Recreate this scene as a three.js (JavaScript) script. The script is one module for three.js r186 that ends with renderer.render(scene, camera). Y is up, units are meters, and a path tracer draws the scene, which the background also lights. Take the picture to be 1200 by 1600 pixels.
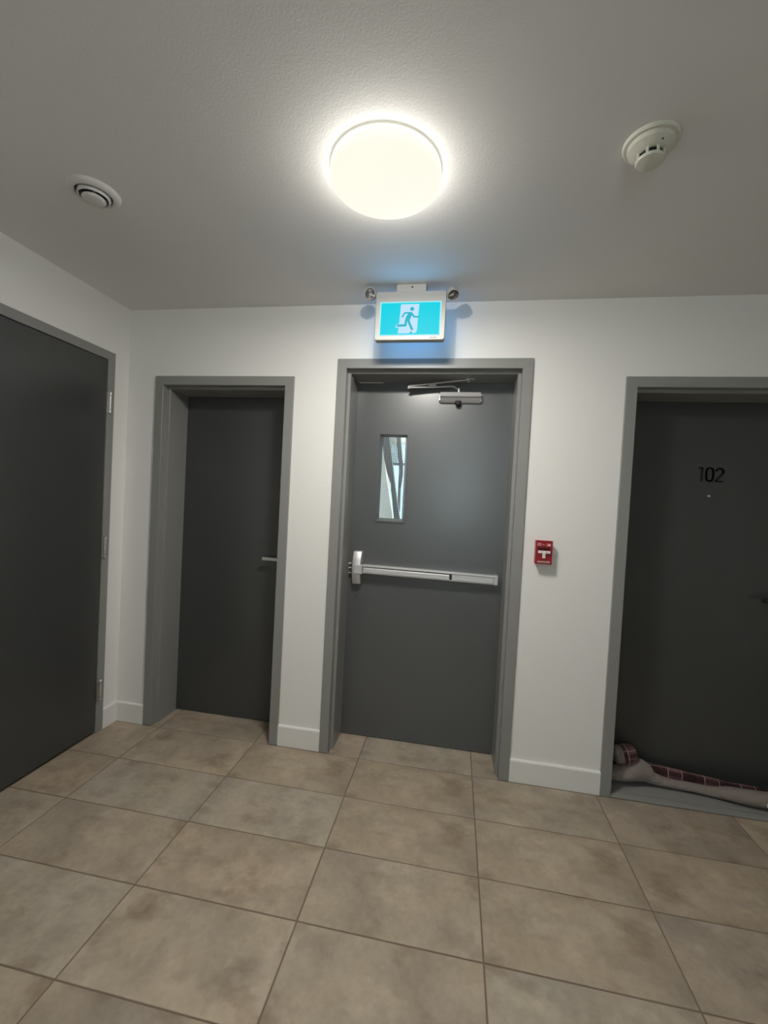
import * as THREE from 'three';
import { RoundedBoxGeometry } from 'three/addons/geometries/RoundedBoxGeometry.js';
import { mergeGeometries, toCreasedNormals } from 'three/addons/utils/BufferGeometryUtils.js';
import { RectAreaLightUniformsLib } from 'three/addons/lights/RectAreaLightUniformsLib.js';

// ---------------------------------------------------------------- camera, sky, light, exposure
RectAreaLightUniformsLib.init();
const scene = new THREE.Scene();
const renderer = new THREE.WebGLRenderer({ antialias: true });
renderer.toneMapping = THREE.LinearToneMapping;
renderer.toneMappingExposure = 1.0;
renderer.shadowMap.enabled = true;
renderer.shadowMap.type = THREE.PCFSoftShadowMap;

const FOCAL = 661.6055;                                             // in pixels of the 1200 x 1600 photograph
const camera = new THREE.PerspectiveCamera(2 * Math.atan(800 / FOCAL) * 180 / Math.PI, 1200 / 1600, 0.02, 60);
camera.position.set(0.1545, 1.3909, 2.2225);
camera.rotation.set(-0.0249, 0.165, 0.0525, 'YXZ');
camera.updateMatrixWorld(true);

scene.background = new THREE.Color().setRGB(0.78, 0.96, 1.0);        // bright overcast sky, seen through the stairwell window
scene.backgroundIntensity = 6.0;
// daylight enters through the glazed entrance behind the camera (window_3 below): an area light of the size of its glass
const DAY = { x0: -0.12, x1: 0.5, y0: 1.0, y1: 2.3, power: 0.8, color: new THREE.Color().setRGB(0.76, 0.88, 1.0) };

// the main lamp is the round ceiling fitting; its numbers are here, its builder is further down
const CEIL = 2.432;
const LAMP = { x: -0.118, z: 0.89, r: 0.174, power: 71, side: 0.62, color: new THREE.Color().setRGB(1.0, 0.965, 0.9), glow: [0.93, 0.91, 0.78] };

// ---------------------------------------------------------------- helpers
const used = new Map();
function numbered(name) { const n = used.get(name) || 0; used.set(name, n + 1); return n ? name + '_' + String(n).padStart(3, '0') : name; }
function rnd(seed) { let s = seed >>> 0; return () => { s = (s + 0x6D2B79F5) >>> 0; let t = Math.imul(s ^ (s >>> 15), 1 | s); t = (t + Math.imul(t ^ (t >>> 7), 61 | t)) ^ t; return ((t ^ (t >>> 14)) >>> 0) / 4294967296; }; }
const eye = camera.position.clone();
function at(u, v, axis, value) {                                    // pixel of the photograph -> point on the plane axis = value
  const d = new THREE.Vector3((u - 600) / FOCAL, -(v - 800) / FOCAL, -1).applyEuler(camera.rotation);
  const t = (value - eye[axis]) / d[axis];
  return eye.clone().addScaledVector(d, t);
}
function shade(o) { o.castShadow = true; o.receiveShadow = true; return o; }
function part(name, geo, mat, parent, label) {
  const m = shade(new THREE.Mesh(Array.isArray(geo) ? merge(geo) : geo, mat));
  m.name = name; parent.add(m); if (label) m.userData.label = label;
  return m;
}
function thing(name, label, category, [x, y, z] = [0, 0, 0], turn = 0) {
  const g = new THREE.Group(); g.name = numbered(name); g.position.set(x, y, z); g.rotation.y = turn;
  g.userData = { label, category }; scene.add(g); return g;
}
function struct(name, label, category, geo, mat, pos = [0, 0, 0], turn = 0) {
  const g = geo ? shade(new THREE.Mesh(Array.isArray(geo) ? merge(geo) : geo, mat)) : new THREE.Group();
  g.name = numbered(name); g.position.set(...pos); g.rotation.y = turn;
  g.userData = { kind: 'structure', label, category }; scene.add(g); return g;
}
function merge(list) {
  return mergeGeometries(list.map(g => { let k = g.index ? g.toNonIndexed() : g.clone(); for (const a of Object.keys(k.attributes)) if (!['position', 'normal', 'uv'].includes(a)) k.deleteAttribute(a); return k; }));
}
function metric(g) {                                                // uv in metres, from the side each face points to
  if (g.index) g = g.toNonIndexed();
  const p = g.attributes.position, n = g.attributes.normal, uv = new Float32Array(p.count * 2);
  for (let i = 0; i < p.count; i++) {
    const ax = Math.abs(n.getX(i)), ay = Math.abs(n.getY(i)), az = Math.abs(n.getZ(i));
    if (ay > ax && ay > az) { uv[2 * i] = p.getX(i); uv[2 * i + 1] = p.getZ(i); }
    else if (ax > az) { uv[2 * i] = p.getZ(i); uv[2 * i + 1] = p.getY(i); }
    else { uv[2 * i] = p.getX(i); uv[2 * i + 1] = p.getY(i); }
  }
  g.setAttribute('uv', new THREE.BufferAttribute(uv, 2)); return g;
}
// a box between two corners, with rounded edges when r > 0
function bx(x0, x1, y0, y1, z0, z1, r = 0, seg = 2) {
  const w = Math.abs(x1 - x0), h = Math.abs(y1 - y0), d = Math.abs(z1 - z0);
  const g = r > 0 ? new RoundedBoxGeometry(w, h, d, seg, Math.min(r, w / 2.01, h / 2.01, d / 2.01)) : new THREE.BoxGeometry(w, h, d);
  g.translate((x0 + x1) / 2, (y0 + y1) / 2, (z0 + z1) / 2);
  return metric(g);
}
function cyl(r0, r1, h, [x, y, z], axis = 'y', seg = 32) {          // r0 at the top / far end
  const g = new THREE.CylinderGeometry(r0, r1, h, seg);
  if (axis === 'x') g.rotateZ(-Math.PI / 2); if (axis === 'z') g.rotateX(Math.PI / 2);
  g.translate(x, y, z); return g;
}
function rod(a, b, r, seg = 12) {
  const d = b.clone().sub(a), g = new THREE.CylinderGeometry(r, r, d.length(), seg);
  g.applyQuaternion(new THREE.Quaternion().setFromUnitVectors(new THREE.Vector3(0, 1, 0), d.clone().normalize()));
  const c = a.clone().add(b).multiplyScalar(0.5); g.translate(c.x, c.y, c.z); return g;
}
const V = (x, y, z) => new THREE.Vector3(x, y, z);
function lathe(pts, seg = 64) { return toCreasedNormals(new THREE.LatheGeometry(pts.map(p => new THREE.Vector2(p[0], p[1])), seg), 0.6); }
function extrude(pts, depth, bevel = 0, holes = []) {
  const s = pts instanceof THREE.Shape ? pts : new THREE.Shape(pts.map(p => new THREE.Vector2(p[0], p[1])));
  for (const h of holes) s.holes.push(new THREE.Path(h.map(p => new THREE.Vector2(p[0], p[1]))));
  return new THREE.ExtrudeGeometry(s, { depth, bevelEnabled: bevel > 0, bevelSize: bevel, bevelThickness: bevel, bevelSegments: 2, curveSegments: 24 });
}
function quads(list) {                                              // flat quads a b c d, counter-clockwise from outside
  const p = [], uv = [];
  for (const [a, b, c, d] of list) {
    const w = a.distanceTo(b), h = a.distanceTo(d);
    for (const [q, s, t] of [[a, 0, 0], [b, w, 0], [c, w, h], [a, 0, 0], [c, w, h], [d, 0, h]]) { p.push(q.x, q.y, q.z); uv.push(s, t); }
  }
  const g = new THREE.BufferGeometry();
  g.setAttribute('position', new THREE.Float32BufferAttribute(p, 3)); g.setAttribute('uv', new THREE.Float32BufferAttribute(uv, 2));
  g.computeVertexNormals(); return g;
}

// ---------------------------------------------------------------- procedural textures
function lattice(seed, n) { const r = rnd(seed), a = new Float32Array(n * n); for (let i = 0; i < n * n; i++) a[i] = r(); return a; }
function tileNoise(lat, n, x, y) {                                  // value noise, wraps every n cells
  const x0 = Math.floor(x), y0 = Math.floor(y), fx = x - x0, fy = y - y0, sx = fx * fx * (3 - 2 * fx), sy = fy * fy * (3 - 2 * fy);
  const m = k => ((k % n) + n) % n, X = m(x0), X1 = m(x0 + 1), Y = m(y0) * n, Y1 = m(y0 + 1) * n;
  return (lat[Y + X] * (1 - sx) + lat[Y + X1] * sx) * (1 - sy) + (lat[Y1 + X] * (1 - sx) + lat[Y1 + X1] * sx) * sy;
}
function fbm(lat, n, x, y, octaves) { let s = 0, a = 0.5, t = 0; for (let o = 0; o < octaves; o++) { s += a * tileNoise(lat, n, x + 17.3 * o, y + 9.1 * o); t += a; a *= 0.55; x *= 2; y *= 2; } return s / t; }
function dataTex(w, h, fn, srgb) {
  const d = new Uint8Array(w * h * 4);
  for (let j = 0; j < h; j++) for (let i = 0; i < w; i++) { const c = fn(i / w, j / h), k = (j * w + i) * 4; for (let q = 0; q < 3; q++) d[k + q] = Math.max(0, Math.min(255, c[q])); d[k + 3] = 255; }
  const t = new THREE.DataTexture(d, w, h); t.magFilter = THREE.LinearFilter; t.minFilter = THREE.LinearMipmapLinearFilter; t.generateMipmaps = true;
  t.wrapS = t.wrapT = THREE.RepeatWrapping; if (srgb) t.colorSpace = THREE.SRGBColorSpace; t.needsUpdate = true; return t;
}
function canvasTex(w, h, draw) {
  const c = document.createElement('canvas'); c.width = w; c.height = h; draw(c.getContext('2d'), w, h);
  const t = new THREE.CanvasTexture(c); t.colorSpace = THREE.SRGBColorSpace; t.anisotropy = 8; return t;
}
const L64 = lattice(11, 64), L32 = lattice(12, 32);
const peel = dataTex(512, 512, (u, v) => { const k = 255 * (0.6 * tileNoise(L64, 64, u * 64, v * 64) + 0.4 * tileNoise(L64, 64, u * 128, v * 128)); return [k, k, k]; });
peel.repeat.set(2.5, 2.5);
const stipple = dataTex(512, 512, (u, v) => { const k = 255 * (0.35 * tileNoise(L64, 64, u * 64, v * 64) + 0.65 * Math.pow(tileNoise(L64, 64, u * 128 + 5, v * 128), 1.6)); return [k, k, k]; });
stipple.repeat.set(2.2, 2.2);
const brushed = dataTex(256, 256, (u, v) => { const k = 105 + 60 * tileNoise(L64, 64, u * 4, v * 256) + 30 * tileNoise(L64, 64, u * 16, v * 128); return [k, k, k]; });
brushed.repeat.set(4, 14);

// ---------------------------------------------------------------- materials (linear base colours)
const lin = (r, g, b) => new THREE.Color().setRGB(r, g, b);
const M = {};
M.wall = new THREE.MeshStandardMaterial({ color: lin(0.83, 0.815, 0.785), roughness: 0.6, bumpMap: peel, bumpScale: 0.0003 });
M.ceiling = new THREE.MeshStandardMaterial({ color: lin(0.81, 0.795, 0.775), roughness: 0.95, bumpMap: stipple, bumpScale: 0.0002 });
M.baseboard = new THREE.MeshStandardMaterial({ color: lin(0.8, 0.785, 0.755), roughness: 0.38 });
M.frame = new THREE.MeshPhysicalMaterial({ color: lin(0.265, 0.265, 0.25), roughness: 0.4, bumpMap: peel, bumpScale: 0.0001 });
M.door = new THREE.MeshPhysicalMaterial({ color: lin(0.052, 0.054, 0.053), ior: 1.6, roughness: 0.3, bumpMap: peel, bumpScale: 0.00012 });
M.exitDoor = new THREE.MeshPhysicalMaterial({ color: lin(0.073, 0.078, 0.079), ior: 1.6, roughness: 0.46, clearcoat: 0.9, clearcoatRoughness: 0.27, bumpMap: peel, bumpScale: 0.00012 });
M.grout = new THREE.MeshStandardMaterial({ color: lin(0.2, 0.148, 0.108), roughness: 0.95 });
M.steel = new THREE.MeshStandardMaterial({ color: lin(0.62, 0.61, 0.6), metalness: 0.9, roughness: 0.38, roughnessMap: null });
M.alu = new THREE.MeshStandardMaterial({ color: lin(0.68, 0.67, 0.67), metalness: 0.6, roughness: 0.42, bumpMap: brushed, bumpScale: 0.00005 });
M.aluPaint = new THREE.MeshStandardMaterial({ color: lin(0.5, 0.49, 0.49), metalness: 0.35, roughness: 0.4 });
M.chrome = new THREE.MeshStandardMaterial({ color: lin(0.8, 0.8, 0.8), metalness: 1, roughness: 0.12 });
M.closer = new THREE.MeshStandardMaterial({ color: lin(0.5, 0.495, 0.5), metalness: 0.4, roughness: 0.45 });
M.duct = new THREE.MeshStandardMaterial({ color: lin(0.3, 0.3, 0.3), metalness: 0.6, roughness: 0.5 });
M.dark = new THREE.MeshStandardMaterial({ color: lin(0.012, 0.012, 0.013), roughness: 0.6 });
M.black = new THREE.MeshStandardMaterial({ color: lin(0.008, 0.008, 0.008), roughness: 0.5 });
M.signPlastic = new THREE.MeshStandardMaterial({ color: lin(0.5, 0.485, 0.46), roughness: 0.45 });
M.reflector = new THREE.MeshStandardMaterial({ color: lin(0.42, 0.41, 0.41), metalness: 0.9, roughness: 0.3 });
M.whitePlastic = new THREE.MeshStandardMaterial({ color: lin(0.72, 0.7, 0.67), roughness: 0.4 });
M.creamPlastic = new THREE.MeshStandardMaterial({ color: lin(0.72, 0.7, 0.6), roughness: 0.45 });
M.red = new THREE.MeshPhysicalMaterial({ color: lin(0.3, 0.006, 0.014), roughness: 0.3, clearcoat: 0.4, clearcoatRoughness: 0.2 });
M.redDark = new THREE.MeshStandardMaterial({ color: lin(0.11, 0.004, 0.008), roughness: 0.5 });
M.pane = new THREE.MeshPhysicalMaterial({ color: 0xffffff, transmission: 1, roughness: 0.02, thickness: 0, ior: 1.5 });
M.tintedPane = new THREE.MeshPhysicalMaterial({ color: lin(0.42, 0.475, 0.49), transmission: 1, roughness: 0.02, thickness: 0, ior: 1.5 });
M.lens = new THREE.MeshPhysicalMaterial({ color: 0xffffff, transmission: 1, roughness: 0.08, thickness: 0, ior: 1.5 });
M.concrete = new THREE.MeshStandardMaterial({ color: lin(0.42, 0.41, 0.4), roughness: 0.9, bumpMap: stipple, bumpScale: 0.0006 });
M.stairSteel = new THREE.MeshStandardMaterial({ color: lin(0.09, 0.092, 0.1), roughness: 0.5, metalness: 0.2 });
M.leakAndTagWhite = new THREE.MeshStandardMaterial({ color: lin(0.85, 0.85, 0.83), roughness: 0.4 });  // white of the painted daylight leak and of the care tag
M.fleece = new THREE.MeshPhysicalMaterial({ color: lin(0.26, 0.222, 0.2), roughness: 1, sheen: 0.3, sheenRoughness: 0.8, sheenColor: lin(0.5, 0.45, 0.42), bumpMap: stipple, bumpScale: 0.003 });

// ---------------------------------------------------------------- the room: measures in metres, back wall at z = 0
const XL = -1.781, XR = 3.0, ZF = 3.7, DEEP = 0.25;                 // left wall, right wall, wall behind the camera, wall thickness
const TX = -0.2809, TZ = 0.0133, TW = 0.6, TD = 0.3021;             // tile grid
const D2 = { l: -1.5926, r: -0.7493, t: 2.048 };                    // outer edges of the three door frames in the back wall
const D3 = { l: -0.5072, r: 0.5018, t: 2.1423 };
const D4 = { l: 0.935, r: 1.955, t: 2.0528 };
const D1 = { a: 0.1101, b: 1.12, t: 2.139 };                        // frame in the left wall, along z

// wall with the three openings
{
  const o = [[XL - 0.15, 0], [D2.l, 0], [D2.l, D2.t], [D2.r, D2.t], [D2.r, 0], [D3.l, 0], [D3.l, D3.t], [D3.r, D3.t], [D3.r, 0],
    [D4.l, 0], [D4.l, D4.t], [D4.r, D4.t], [D4.r, 0], [XR + 0.15, 0], [XR + 0.15, CEIL], [XL - 0.15, CEIL]];
  const g = extrude(o, DEEP - 0.015); g.translate(0, 0, -(DEEP - 0.015));
  struct('wall_back', 'white painted wall with three grey door frames', 'wall', metric(g), M.wall);
}
{
  const o = [[-ZF, 0], [-D1.b, 0], [-D1.b, D1.t], [-D1.a, D1.t], [-D1.a, 0], [0, 0], [0, CEIL], [-ZF, CEIL]];
  const g = extrude(o, 0.15); g.rotateY(Math.PI / 2); g.translate(XL - 0.15, 0, 0);
  struct('wall_left', 'white painted side wall around the hinged grey door', 'wall', metric(g), M.wall);
}
struct('wall_right', 'white painted wall closing the hall beyond door 102', 'wall', bx(XR, XR + 0.15, 0, CEIL, 0, ZF), M.wall);
{
  const g = extrude([[XL - 0.15, 0], [XR + 0.15, 0], [XR + 0.15, CEIL], [XL - 0.15, CEIL]], 0.15, 0, [[[DAY.x0, DAY.y0], [DAY.x0, DAY.y1], [DAY.x1, DAY.y1], [DAY.x1, DAY.y0]]]); g.translate(0, 0, ZF);
  struct('wall_front', 'white painted wall behind the viewer, opposite the doors', 'wall', metric(g), M.wall);
  const w = struct('window_3', 'tall entrance glazing behind the viewer letting daylight in', 'window', null, null, [(DAY.x0 + DAY.x1) / 2, 0, ZF + 0.075]), h = (DAY.x1 - DAY.x0) / 2;
  part('window_frame', [bx(-h, -h + 0.04, DAY.y0, DAY.y1, -0.03, 0.03), bx(h - 0.04, h, DAY.y0, DAY.y1, -0.03, 0.03), bx(-h + 0.04, h - 0.04, DAY.y0, DAY.y0 + 0.04, -0.03, 0.03), bx(-h + 0.04, h - 0.04, DAY.y1 - 0.04, DAY.y1, -0.03, 0.03)], M.frame, w);
  part('pane', bx(-h + 0.04, h - 0.04, DAY.y0 + 0.04, DAY.y1 - 0.04, -0.003, 0.003), M.pane, w);
  const l = new THREE.RectAreaLight(DAY.color, DAY.power, DAY.x1 - DAY.x0 - 0.1, DAY.y1 - DAY.y0 - 0.1);
  l.name = 'window_daylight'; l.position.set((DAY.x0 + DAY.x1) / 2, (DAY.y0 + DAY.y1) / 2, ZF + 0.03); scene.add(l);   // a RectAreaLight shines along its -z: into the hall
}
const VENT = { x: -1.168, z: 0.893, r: 0.0585 };
{
  const x0 = XL - 0.15, x1 = XR + 0.15, z0 = -DEEP + 0.015, z1 = ZF + 0.15, sh = new THREE.Shape([[x0, z0], [x1, z0], [x1, z1], [x0, z1]].map(p => new THREE.Vector2(...p)));
  const hole = new THREE.Path(); hole.absarc(VENT.x, VENT.z, VENT.r, 0, Math.PI * 2, true); sh.holes.push(hole);         // opening of the air duct
  const g = new THREE.ExtrudeGeometry(sh, { depth: 0.18, bevelEnabled: false, curveSegments: 48 }); g.rotateX(Math.PI / 2); g.translate(0, CEIL + 0.18, 0);
  struct('ceiling', 'white stippled ceiling above the hall', 'ceiling', metric(g), M.ceiling);
}

// floor: mortar bed, and each tile a mesh of its own
const floor = struct('floor', 'beige stone-look floor tiles with dark brown grout', 'floor', null, null);
part('grout', bx(XL - 0.15, XR + 0.15, -0.12, -0.0022, -0.27, ZF + 0.15), M.grout, floor, 'dark brown grout between the tiles');
{
  const tones = [[170, 155, 136], [166, 153, 135], [174, 158, 138], [163, 149, 132], [168, 156, 139], [172, 155, 134], [165, 150, 131], [169, 157, 140]];
  const mats = tones.map((c, k) => {
    const la = lattice(100 + k, 32);
    const map = dataTex(640, 320, (u, v) => {
      const a = fbm(la, 32, u * 6 + k, v * 3, 5) - 0.5, b = fbm(la, 32, u * 3 + 7, v * 2 + 3, 3) - 0.5, f = fbm(la, 32, u * 40, v * 20, 3) - 0.5;
      const blot = Math.max(0, fbm(la, 32, u * 5 + 11, v * 4 + 2, 5) - 0.56) * 2.2, pale = Math.max(0, fbm(la, 32, u * 7 + 3, v * 4 + 9, 4) - 0.57) * 1.6;
      const l = a * 34 + b * 20 + f * 14 - blot * 34 + pale * 30, w = b * 7;
      return [c[0] + l + w, c[1] + l * 0.98 + w * 0.1 - blot * 4, c[2] + l * 0.93 - w - blot * 4];
    }, true);
    const rough = dataTex(128, 64, (u, v) => { const r = 150 + 70 * (fbm(la, 32, u * 12, v * 6, 3) - 0.5); return [r, r, r]; });
    return new THREE.MeshStandardMaterial({ map, roughness: 0.9, roughnessMap: rough, bumpMap: map, bumpScale: 0.0004 });
  });
  const R = rnd(4242), J = 0.0026, C = 0.0014, shared = new Map();
  function tileGeo(w, d, flip) {                                    // chamfered slab, top at y = 0
    const key = [w.toFixed(4), d.toFixed(4), flip].join(); if (shared.has(key)) return shared.get(key);
    const x = w / 2 - J, z = d / 2 - J, x1 = x - C, z1 = z - C, b = -0.009, q = -0.001, h = 0;
    const ring = (X, Y, Z) => [V(-X, Y, Z), V(X, Y, Z), V(X, Y, -Z), V(-X, Y, -Z)];
    const t = ring(x1, h, z1), m = ring(x, q, z), l = ring(x, b, z), list = [[t[0], t[1], t[2], t[3]]];
    for (let k = 0; k < 4; k++) { const n = (k + 1) % 4; list.push([m[k], m[n], t[n], t[k]], [l[k], l[n], m[n], m[k]]); }
    const g = quads(list), p = g.attributes.position, uv = g.attributes.uv;
    for (let i = 0; i < p.count; i++) { let s = p.getX(i) / TW + 0.5, r = p.getZ(i) / TD + 0.5; if (flip) { s = 1 - s; r = 1 - r; } uv.setXY(i, s, r); }
    shared.set(key, g); return g;
  }
  function lay(x0, x1, z0, z1) {
    if (x1 - x0 < 0.012 || z1 - z0 < 0.012) return;
    const t = part('tile', tileGeo(x1 - x0, z1 - z0, R() < 0.5), mats[Math.floor(R() * mats.length)], floor);
    t.position.set((x0 + x1) / 2, (R() - 0.5) * 0.0005, (z0 + z1) / 2); t.rotation.set((R() - 0.5) * 0.0012, 0, (R() - 0.5) * 0.0012);
  }
  for (let r = 0; TZ + r * TD < ZF; r++) for (let c = -3; TX + c * TW < XR; c++)
    lay(Math.max(XL, TX + c * TW), Math.min(XR, TX + (c + 1) * TW), TZ + r * TD, Math.min(ZF, TZ + (r + 1) * TD));
  for (const [a, b] of [[D2.l + 0.052, D2.r - 0.052], [D3.l + 0.052, D3.r - 0.052]])   // the cut tiles inside the two door recesses
    for (let c = -3; c < 2; c++) lay(Math.max(a, TX + c * TW), Math.min(b, TX + (c + 1) * TW), -0.262, TZ);
}

// ---------------------------------------------------------------- door frames
// profile points (a, w): a = inwards from the frame's outer edge, w = out of the wall; each member is mitred at the top corners
function frameMembers(door, u0, u1, top, profile) {
  const run = (p0, p1) => { const list = []; for (let k = 0; k < profile.length; k++) { const n = (k + 1) % profile.length; list.push([p0(profile[k]), p0(profile[n]), p1(profile[n]), p1(profile[k])]); } return quads(list); };
  part('frame_jamb', metric(run(([a, w]) => V(u0 + a, 0, w), ([a, w]) => V(u0 + a, top - a, w))), M.frame, door);
  part('frame_jamb', metric(run(([a, w]) => V(u1 - a, top - a, w), ([a, w]) => V(u1 - a, 0, w))), M.frame, door);
  part('frame_head', metric(run(([a, w]) => V(u0 + a, top - a, w), ([a, w]) => V(u1 - a, top - a, w))), M.frame, door);
}
const B = 0.0018;                                                   // rounded arrises as small chamfers
const deepFrame = [[0, -DEEP], [0, 0.012 - B], [B, 0.012], [0.051 - B, 0.012], [0.051, 0.012 - B], [0.051, -0.03], [0.067 - B, -0.03], [0.067, -0.03 - B], [0.067, -0.2], [0.051, -0.2], [0.051, -DEEP]];
const flushFrame = [[0, -0.15], [0, 0.012 - B], [B, 0.012], [0.047 - B, 0.012], [0.047, 0.012 - B], [0.047, -0.04], [0.063, -0.04], [0.063, -0.15]];
function leverHandle(door, x, y, z, dir, mat, label) {              // rose on the leaf, lever pointing along dir
  const rose = part('lever_handle', [cyl(0.026, 0.026, 0.01, [x, y, z + 0.005], 'z', 40), cyl(0.011, 0.011, 0.05, [x, y, z + 0.03], 'z', 24)], mat, door, label);
  part('lever', [bx(x - (dir > 0 ? 0.013 : 0.118), x + (dir > 0 ? 0.118 : 0.013), y - 0.0105, y + 0.0105, z + 0.045, z + 0.062, 0.005, 3)], mat, rose);
  return rose;
}
function deepDoor(n, D, label) {
  const cx = (D.l + D.r) / 2, w = D.r - D.l;
  const g = struct('door_' + n, label, 'door', null, null, [cx, 0, 0]);
  frameMembers(g, -w / 2, w / 2, D.t, deepFrame);
  return [g, w, cx];
}

// door in the left wall: leaf flush with its frame, three hinges
{
  const zc = (D1.a + D1.b) / 2, w = D1.b - D1.a;
  const g = struct('door_1', 'charcoal grey door flush in its frame with three exposed hinges', 'door', null, null, [XL, 0, zc], Math.PI / 2);
  frameMembers(g, -w / 2, w / 2, D1.t, flushFrame);
  const leaf = part('door_leaf', bx(-w / 2 + 0.05, w / 2 - 0.05, 0.012, D1.t - 0.05, -0.038, 0.006, 0.0015), M.door, g);
  for (const y of [1.858, 1.052, 0.243]) {
    const u = w / 2 - 0.0485 + 0.0215 - 0.004, x = 0.019;
    const h = part('hinge', [cyl(0.0068, 0.0068, 0.074, [w / 2 - 0.036, y, x], 'y', 20), bx(w / 2 - 0.05, w / 2 - 0.034, y - 0.056, y + 0.056, 0.0062, 0.0128)], M.steel, g, 'satin steel butt hinge');
    part('hinge_pin', [cyl(0.0075, 0.0075, 0.016, [w / 2 - 0.036, y + 0.048, x], 'y', 20), cyl(0.0045, 0.0075, 0.004, [w / 2 - 0.036, y + 0.058, x], 'y', 20), cyl(0.0075, 0.0075, 0.016, [w / 2 - 0.036, y - 0.048, x], 'y', 20), cyl(0.0075, 0.0045, 0.004, [w / 2 - 0.036, y - 0.058, x], 'y', 20)], M.steel, h);
  }
  leverHandle(g, -w / 2 + 0.11, 1.0, 0.006, 1, M.steel, 'satin lever handle');
}
// recessed door with a lever handle
{
  const [g, w, cx] = deepDoor(2, D2, 'narrow charcoal door set deep in its grey frame, plain with a lever handle');
  part('door_leaf', bx(-w / 2 + 0.055, w / 2 - 0.055, 0.006, D2.t - 0.055, -0.246, -0.202, 0.0015), M.door, g);
  leverHandle(g, w / 2 - 0.067 - 0.029, 1.012, -0.202, -1, M.steel, 'satin lever handle pointing left');
}
// exit door: vision panel, closer, panic bar
{
  const [g, w, cx] = deepDoor(3, D3, 'charcoal exit door with wired glass panel, closer and push bar, under the exit sign');
  const F = -0.202, X = x => x - cx;
  // leaf with the opening for the glass
  const hx0 = X(-0.29), hx1 = X(-0.137), hy0 = 1.283, hy1 = 1.776;
  const leafG = extrude([[-w / 2 + 0.055, 0.006], [w / 2 - 0.055, 0.006], [w / 2 - 0.055, D3.t - 0.055], [-w / 2 + 0.055, D3.t - 0.055]], 0.044, 0, [[[hx0, hy0], [hx0, hy1], [hx1, hy1], [hx1, hy0]]]);
  leafG.translate(0, 0, F - 0.044);
  part('door_leaf', metric(leafG), M.exitDoor, g);
  // vision panel: bevelled bead around the glass, pane, wire
  const o = [X(-0.3015), X(-0.1275), 1.272, 1.784], i = [X(-0.2795), X(-0.1465), 1.2945, 1.7655], zf = F + 0.008, zb = F - 0.016;
  const ring = (q, z) => [V(q[0], q[2], z), V(q[1], q[2], z), V(q[1], q[3], z), V(q[0], q[3], z)];
  const mid = [o[0] + 0.006, o[1] - 0.006, o[2] + 0.006, o[3] - 0.006], r0 = ring(o, F), r1 = ring(o, zf), r2 = ring(mid, zf), r3 = ring(i, zb), list = [];
  for (let k = 0; k < 4; k++) { const n = (k + 1) % 4; list.push([r0[k], r0[n], r1[n], r1[k]], [r1[k], r1[n], r2[n], r2[k]], [r2[k], r2[n], r3[n], r3[k]]); }
  const rim = part('vision_panel', quads(list), M.exitDoor, g, 'narrow wired glass panel in a bevelled grey frame');
  part('glass_pane', bx(hx0 + 0.001, hx1 - 0.001, hy0 + 0.001, hy1 - 0.001, F - 0.0215, F - 0.0185), M.pane, rim, 'clear glass with fine wire mesh');
  const wires = [], P = 0.0127;
  for (let x = i[0] - 0.002; x < i[1] + 0.004; x += P) wires.push(bx(x - 0.00028, x + 0.00028, hy0 + 0.002, hy1 - 0.002, F - 0.0204, F - 0.0198));
  for (let y = i[2] - 0.002; y < i[3] + 0.004; y += P) wires.push(bx(hx0 + 0.002, hx1 - 0.002, y - 0.00028, y + 0.00028, F - 0.0204, F - 0.0198));
  part('wire_mesh', wires, M.steel, rim).userData.kind = 'stuff';

  // closer on the leaf, with its folded arm fixed to the frame head
  const cy = 1.989, x0 = X(0.04), x1 = X(0.26);
  const cp = [[0, -0.027], [0.014, -0.027], [0.02, -0.022], [0.036, -0.002], [0.044, 0.0005], [0.046, 0.003], [0.0445, 0.0075], [0.046, 0.009], [0.0445, 0.0145], [0.046, 0.016], [0.0445, 0.0215], [0.042, 0.026], [0, 0.027]];
  const cg = extrude(cp.map(([z, q]) => [-z, q]), x1 - x0); cg.rotateY(Math.PI / 2); cg.translate(x0, cy, F);
  const body = part('door_closer', metric(cg), M.closer, g, 'silver door closer with ribbed housing');
  for (const s of [x0 - 0.004, x1 + 0.004]) part('closer_screw', [cyl(0.0045, 0.0045, 0.008, [s, cy + 0.012, F + 0.034], 'x', 14), cyl(0.0045, 0.0045, 0.008, [s, cy - 0.014, F + 0.024], 'x', 14), bx(s - 0.004, s + 0.004, cy - 0.022, cy + 0.018, F, F + 0.012, 0.002)], M.steel, body);
  part('spring_cap', lathe([[0, -0.046], [0.011, -0.045], [0.0155, -0.041], [0.0165, -0.034], [0.0165, -0.02], [0, -0.02]], 32).translate(X(0.14), cy, F + 0.024), M.dark, body, 'dark round pinion cap under the closer');
  part('pinion', [cyl(0.008, 0.008, 0.024, [X(0.14), cy + 0.036, F + 0.026], 'y', 20), cyl(0.0105, 0.0105, 0.006, [X(0.14), cy + 0.046, F + 0.026], 'y', 20)], M.steel, body);
  const el = V(X(-0.135), 2.031, F + 0.066), pin = V(X(0.137), cy + 0.047, F + 0.027), br = V(X(0.191), 2.071, F + 0.083);
  const bend = new THREE.CatmullRomCurve3([pin, V(pin.x - 0.01, pin.y + 0.001, pin.z + 0.003), V(pin.x - 0.02, pin.y + 0.008, pin.z + 0.008), V(pin.x - 0.036, pin.y + 0.0095, pin.z + 0.014), V((pin.x + el.x) / 2, (pin.y + el.y) / 2 + 0.006, (pin.z + el.z) / 2 + 0.002), el]);
  const tube = new THREE.TubeGeometry(bend, 48, 0.0055, 10); part('closer_arm', [tube, cyl(0.008, 0.008, 0.012, [el.x, el.y, el.z], 'y', 16)], M.aluPaint, body);
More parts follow.
